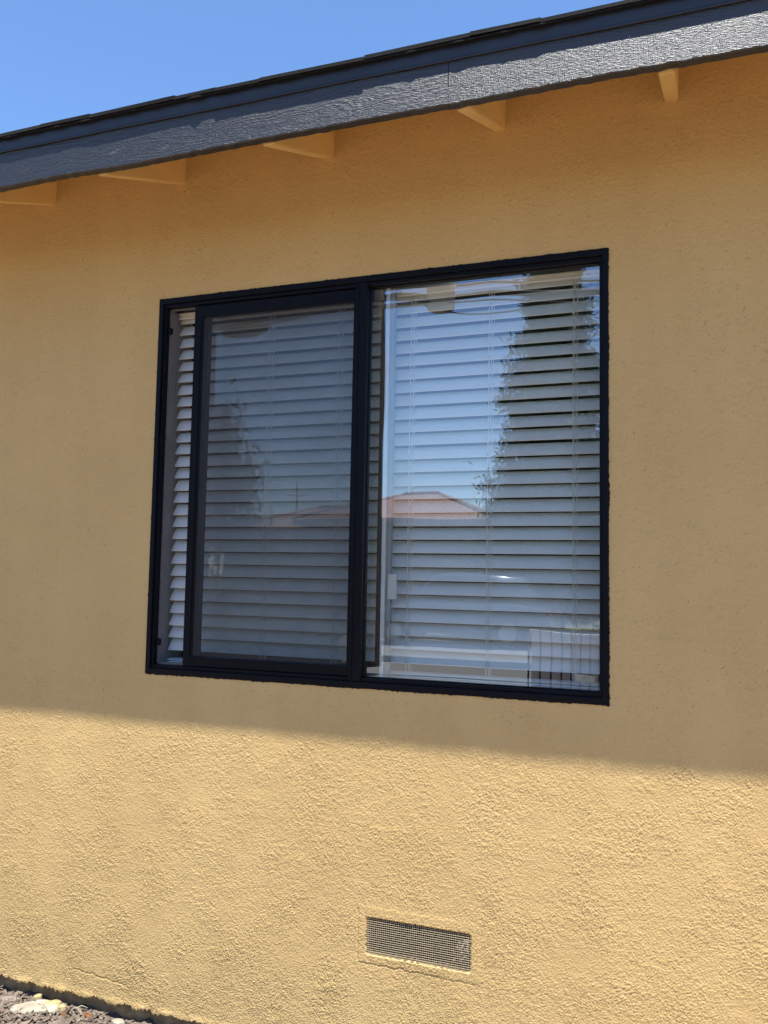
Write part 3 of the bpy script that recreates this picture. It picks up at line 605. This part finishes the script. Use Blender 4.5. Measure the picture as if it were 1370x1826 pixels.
wood = mat('weathered_pole_wood', (.15, .115, .085), .9, var=.3, vscale=5, bump=.6, bscale=30, bdist=.006, stretch=(1, 1, .1))
iron = mat('black_railing_paint', (.015, .015, .017), .45, var=.2)
galv = mat('grey_equipment_steel', (.36, .34, .30), .6, var=.12)
rubber = mat('black_cable_sheath', (.05, .042, .035), .7, var=.2)
ceram = mat('insulator_ceramic', (.30, .22, .17), .3, var=.2)
def pole(loc, h, label, arm_z, r=.135, transformer=False, far=False):
    t = thing('utility_pole', label, 'utility pole', loc, 'utility poles')
    MB().tube([(0, 0, -.3), (0, 0, h * .5), (0, 0, h)], [r, r * .95, r * .78], 14).build('pole', wood, t)
    a = MB().box(-1.15, 1.15, -r - .10, -r + .01, arm_z, arm_z + (.07 if far else .12), .008).build('crossarm', wood, t)
    for xk in (-1.05, -.5, .5, 1.05):
        MB().tube([(xk, -r - .05, arm_z + .12), (xk, -r - .05, arm_z + .19), (xk, -r - .05, arm_z + .26)], [.025, .05, .02], 10).build('insulator', ceram, t)
    if transformer:
        tr = MB().tube([(1.18, -.02, arm_z - .55), (1.18, -.02, arm_z - .53), (1.18, -.02, arm_z + .06), (1.18, -.02, arm_z + .09)], [.22, .25, .25, .20], 20).build('transformer', galv, t)
        MB().box(.10, .95, -.035, .035, arm_z - .12, arm_z - .05).box(.10, .95, -.035, .035, arm_z - .42, arm_z - .36).build('bracket', galv, t)
        for xk in (1.1, 1.26): MB().tube([(xk, -.02, arm_z + .09), (xk, -.02, arm_z + .16), (xk, -.02, arm_z + .26)], [.03, .05, .02], 10).build('bushing', ceram, t)
    return t
pole((-3.68, -11.6, 0), 9.6, 'weathered utility pole with grey transformer at the near kerb', 6.92, transformer=True)
pole((-29.5, -60, 0), 9.2, 'distant utility pole beyond the tiled roof', 8.0, .10, far=True)
pole((-36.6, -60, 0), 8.2, 'leftmost distant utility pole beside another far pole', 7.0, .10, far=True)
pole((-35.2, -62, 0), 8.5, 'distant utility pole between two other far poles', 7.3, .10, far=True)

def cable(pts_fn, r, label, n=60):
    return tag(MB().tube([pts_fn(i / (n - 1)) for i in range(n)], r, 8).build('overhead_cable', rubber), label, 'cable', 'cables strung from the utility pole')
def span(z0, sag, y, x0=-26, x1=20, zr=None):
    def f(u):
        x_ = x0 + (x1 - x0) * u; px_ = -3.68
        v = (x_ - px_) / (px_ - x0) if x_ < px_ else (x_ - px_) / (x1 - px_); v = abs(v)
        return (x_, y, z0 - sag * 4 * v * (1 - v))
    return f
cable(span(6.78, .55, -11.78), .055, 'thick lowest cable bundle strung past the transformer pole')
cable(span(7.02, .60, -11.86), .018, 'thin middle cable strung past the transformer pole')
cable(span(6.62, .75, -11.45), .016, 'thin sagging cable hanging under the thick bundle')
cable(lambda u: (-3.3 + 3.2 * u, -11.72, 6.80 - .45 * math.sin(math.pi * u) ** .8 - .25 * u), .014, 'slack looped service wire below the thick bundle', 40)
tag(MB().tube([(-7.15, -11.78, 6.38), (-7.05, -11.78, 6.37), (-6.85, -11.78, 6.36), (-6.45, -11.78, 6.35), (-6.28, -11.78, 6.36), (-6.05, -11.78, 6.40)], [.03, .12, .15, .15, .10, .02], 14).tube([(-6.9, -11.78, 6.4), (-6.9, -11.78, 6.72)], .015, 6).tube([(-6.4, -11.78, 6.4), (-6.4, -11.78, 6.72)], .015, 6).build('splice_closure', rubber), 'cigar shaped splice case hanging from the cable bundle', 'splice case')

# iron railing along the near yard
rl = thing('iron_railing', 'black iron railing with upright bars by the driveway', 'railing', (.02, -7.0, 0))
MB().box(0, 2.6, -.02, .02, .965, 1.005, .003).build('rail', iron, rl); MB().box(0, 2.6, -.012, .012, .10, .13, .003).build('rail', iron, rl)
for x_ in (0, 1.305, 2.584): MB().box(x_, x_ + .018, -.009, .009, -.05, .97, .002).build('post', iron, rl)
bar0 = MB().box(-.008, .008, -.008, .008, .13, .965, .002).build('bar', iron, rl); bar0.location = (.127, 0, 0)
for k in range(1, 23):
    b = bar0.copy(); COL.objects.link(b); b.location = (.127 + .107 * k, 0, 0)

lw = MB().box(.0, 4.2, -7.5, -7.3, -.1, .90, .012).box(-.02, 4.22, -7.53, -7.27, .9005, .945, .01).build('garden_wall', mat('white_masonry_paint', (.62, .61, .59), .85, var=.06, vscale=5, bump=.3))
tag(lw, 'low white garden wall behind the black iron railing', 'garden wall')
# neighbour's house with tiled hip roofs
tile = soil_material('terracotta_roof_tile', (.25, .150, .118), (.33, .205, .165), 5, .5)
nt = tile.node_tree; wv_ = node(nt, 'ShaderNodeTexWave'); wv_.bands_direction = 'X'; wv_.inputs['Scale'].default_value = 1.6; tcn = node(nt, 'ShaderNodeTexCoord'); nt.links.new(tcn.outputs['Object'], wv_.inputs['Vector'])
bn = node(nt, 'ShaderNodeBump'); bn.inputs['Distance'].default_value = .05; nt.links.new(wv_.outputs[1], bn.inputs['Height']); nt.links.new(bn.outputs[0], nt.nodes['Principled BSDF'].inputs['Normal'])
cream = mat('brown_render', (.20, .185, .16), .9, var=.06, vscale=2)
dglass = mat('dark_house_glass', (.03, .035, .04), .1)
nh = thing('tiled_house', 'house with low terracotta hip roofs across the street', 'house', (0, 0, 0))
def hip(x0, x1, y0, y1, ze, zr, rx0, rx1, name='roof'):
    ym = (y0 + y1) / 2; b = MB(); t_ = .14
    A = [(x0, y0, ze), (x1, y0, ze), (x1, y1, ze), (x0, y1, ze)]; r0, r1 = (rx0, ym, zr), (rx1, ym, zr)
    v = [b.bm.verts.new(p) for p in A]; w_ = [b.bm.verts.new((p[0], p[1], p[2] - t_)) for p in A]; c = [b.bm.verts.new(r0), b.bm.verts.new(r1)]
    for f in ((v[0], v[1], c[1], c[0]), (v[1], v[2], c[1]), (v[2], v[3], c[0], c[1]), (v[3], v[0], c[0])): b.bm.faces.new(f)
    for k in range(4): b.bm.faces.new((v[k], w_[k], w_[(k + 1) % 4], v[(k + 1) % 4]))
    b.bm.faces.new(w_[::-1]); o = b.build(name, tile, nh)
    MB().tube([r0, r1], .09, 8).tube([A[0], r0], .07, 8).tube([A[3], r0], .07, 8).tube([A[1], r1], .07, 8).tube([A[2], r1], .07, 8).build('ridge_cap', tile, o)
hip(-13.6, -4.2, -29.5, -21.4, 3.02, 3.98, -11.2, -6.4); hip(-9.9, -3.45, -26.6, -20.6, 3.22, 4.25, -7.3, -6.1)
MB().box(-13.1, -4.7, -29, -22.0, -.1, 2.90).build('wall', cream, nh); MB().box(-9.4, -3.95, -26.1, -21.2, -.1, 3.09).build('wall', cream, nh)
for x0_, x1_, y_, z0_, z1_ in ((-12.4, -11.0, -22.0, 1.0, 2.2), (-8.6, -7.2, -21.2, 1.0, 2.3), (-5.6, -4.6, -21.2, 1.0, 2.3)):
    f_ = MB().box(x0_ - .06, x1_ + .06, y_ + .001, y_ + .05, z0_ - .06, z1_ + .06, .01).build('window', cream, nh); MB().box(x0_, x1_, y_ + .03, y_ + .054, z0_, z1_).build('pane', dglass, f_)
dr = MB().box(-6.6, -5.75, -21.199, -21.14, 0, 2.1, .01).build('door', mat('brown_door_paint', (.16, .08, .04), .5, var=.2), nh); MB().tube([(-5.85, -21.13, 1.0), (-5.85, -21.07, 1.0), (-5.95, -21.07, 1.0)], .015, 8).build('handle', galv, dr)

# parked cars
def car(loc, rot, paint, label, wagon=0.0):
    t = thing('parked_car', label, 'car', loc, 'cars parked along the kerb'); t.rotation_euler = (0, 0, rot)
    secs = [(-2.28, .34, .62, .60, .62), (-2.22, .28, .80, .78, .74), (-1.95, .24, .93, .88, .84), (-1.35, .22, .98, .90, .87), (-.6, .22, .97, .90, .88), (.6, .22, .95, .90, .88), (1.1, .22, .93, .90, .87), (1.75, .24, .84, .87, .82), (2.12, .28, .72, .80, .74), (2.26, .34, .58, .66, .64)]
    def loft(S, prof, name, m, par):
        V = []; K = 0
        for s in S:
            ring_ = prof(s); K = len(ring_); V += ring_
        Q = [(i * K + k, i * K + (k + 1) % K, (i + 1) * K + (k + 1) % K, (i + 1) * K + k) for i in range(len(S) - 1) for k in range(K)]
        me = np_mesh(name, V, np.array(Q)); bm = bmesh.new(); bm.from_mesh(me); bm.verts.ensure_lookup_table()
        bm.faces.new([bm.verts[k] for k in range(K)]); bm.faces.new([bm.verts[len(V) - K + k] for k in range(K)]); bmesh.ops.recalc_face_normals(bm, faces=bm.faces[:]); bm.to_mesh(me); bm.free()
        return link(name, me, m, par)
    def bprof(s):
        x_, zb_, zt_, w_, w2 = s; zm = zb_ + (zt_ - zb_) * .55
        return [(x_, -w_ * .9, zb_), (x_, -w_, zm - .12), (x_, -w_, zm), (x_, -w2, zt_ - .04), (x_, -w2 * .92, zt_), (x_, w2 * .92, zt_), (x_, w2, zt_ - .04), (x_, w_, zm), (x_, w_, zm - .12), (x_, w_ * .9, zb_)]
    body = loft(secs, bprof, 'body', paint, t); md = body.modifiers.new('s', 'SUBSURF'); md.levels = 1; md.render_levels = 2
    rt = 1.46 + wagon * .25
    cabs = [(-1.72 - wagon * .3, .93, .95, .80, .78), (-1.15 - wagon * .6, .93, rt - .05, .80, .62), (-.55, .93, rt, .81, .63), (.25, .93, rt - .02, .81, .63), (.55, .93, rt - .10, .81, .64), (1.25, .90, .93, .80, .78)]
    def cprof(s):
        x_, zb_, zt_, w_, w2 = s; return [(x_, -w_, zb_), (x_, -w2, zt_ - .02), (x_, -w2 * .8, zt_), (x_, w2 * .8, zt_), (x_, w2, zt_ - .02), (x_, w_, zb_)]
    loft(cabs, cprof, 'cabin', paint, t)
    for s in (-1, 1):
        for (xa, xb, xc, xd) in ((-1.30, -.45, -.45, -.98), (-.38, .98, .40, -.38)):
            b = MB(); yb2, yt2 = s * .815, s * .655; pts = [(xa, yb2 + s * .004, .99), (xb, yb2 + s * .004, .99), (xc, yt2 + s * .010, rt - .10), (xd, yt2 + s * .010, rt - .10)]; b.poly(pts); bmesh.ops.solidify(b.bm, geom=b.bm.faces[:], thickness=.01 * s); b.build('window', dglass, t)
        for xw_ in (-1.38, 1.42):
            tyre = MB().tube([(xw_, s * .74, .32), (xw_, s * .76, .32), (xw_, s * .91, .32), (xw_, s * .925, .32)], [.28, .32, .32, .28], 24)
            w_ = tyre.build('wheel', mat('tyre_rubber', (.02, .02, .02), .8, var=.2) if 'tyre_rubber' not in bpy.data.materials else bpy.data.materials['tyre_rubber'], t)
            MB().tube([(xw_, s * .915, .32), (xw_, s * .935, .32)], [.21, .19], 20).build('rim', galv, w_)
        MB().box(2.10, 2.20, s * .62 - .14, s * .62 + .14, .62, .72, .03).build('headlight', M['latch'], t); MB().box(-2.27, -2.20, s * .66 - .10, s * .66 + .10, .70, .82, .02).build('tail_light', bpy.data.materials.get('tail_red') or mat('tail_red', (.3, .02, .02), .3), t)
        MB().box(.72, .86, s * .86 - .07, s * .86 + .07, .98, 1.08, .03).build('mirror', paint, t)
    b = MB(); b.poly([(1.18, -.70, .98), (1.18, .70, .98), (.60, .58, rt - .12), (.60, -.58, rt - .12)]); bmesh.ops.translate(b.bm, verts=b.bm.verts[:], vec=(.035, 0, .02)); bmesh.ops.solidify(b.bm, geom=b.bm.faces[:], thickness=.01); b.build('windscreen', dglass, t)
    return t
silver = mat('silver_car_paint', (.16, .17, .19), .22, .5, var=.03); white = mat('dark_blue_car_paint', (.05, .06, .08), .2, var=.03)
silver.node_tree.nodes['Principled BSDF'].inputs['Coat Weight'].default_value = .6; white.node_tree.nodes['Principled BSDF'].inputs['Coat Weight'].default_value = .6
car((-9.8, -13.7, -.02), 0, silver, 'dark grey saloon parked at the near kerb left of the pole')
car((-3.6, -17.3, -.02), math.pi, white, 'dark blue car parked at the far kerb before the tiled house', .8)
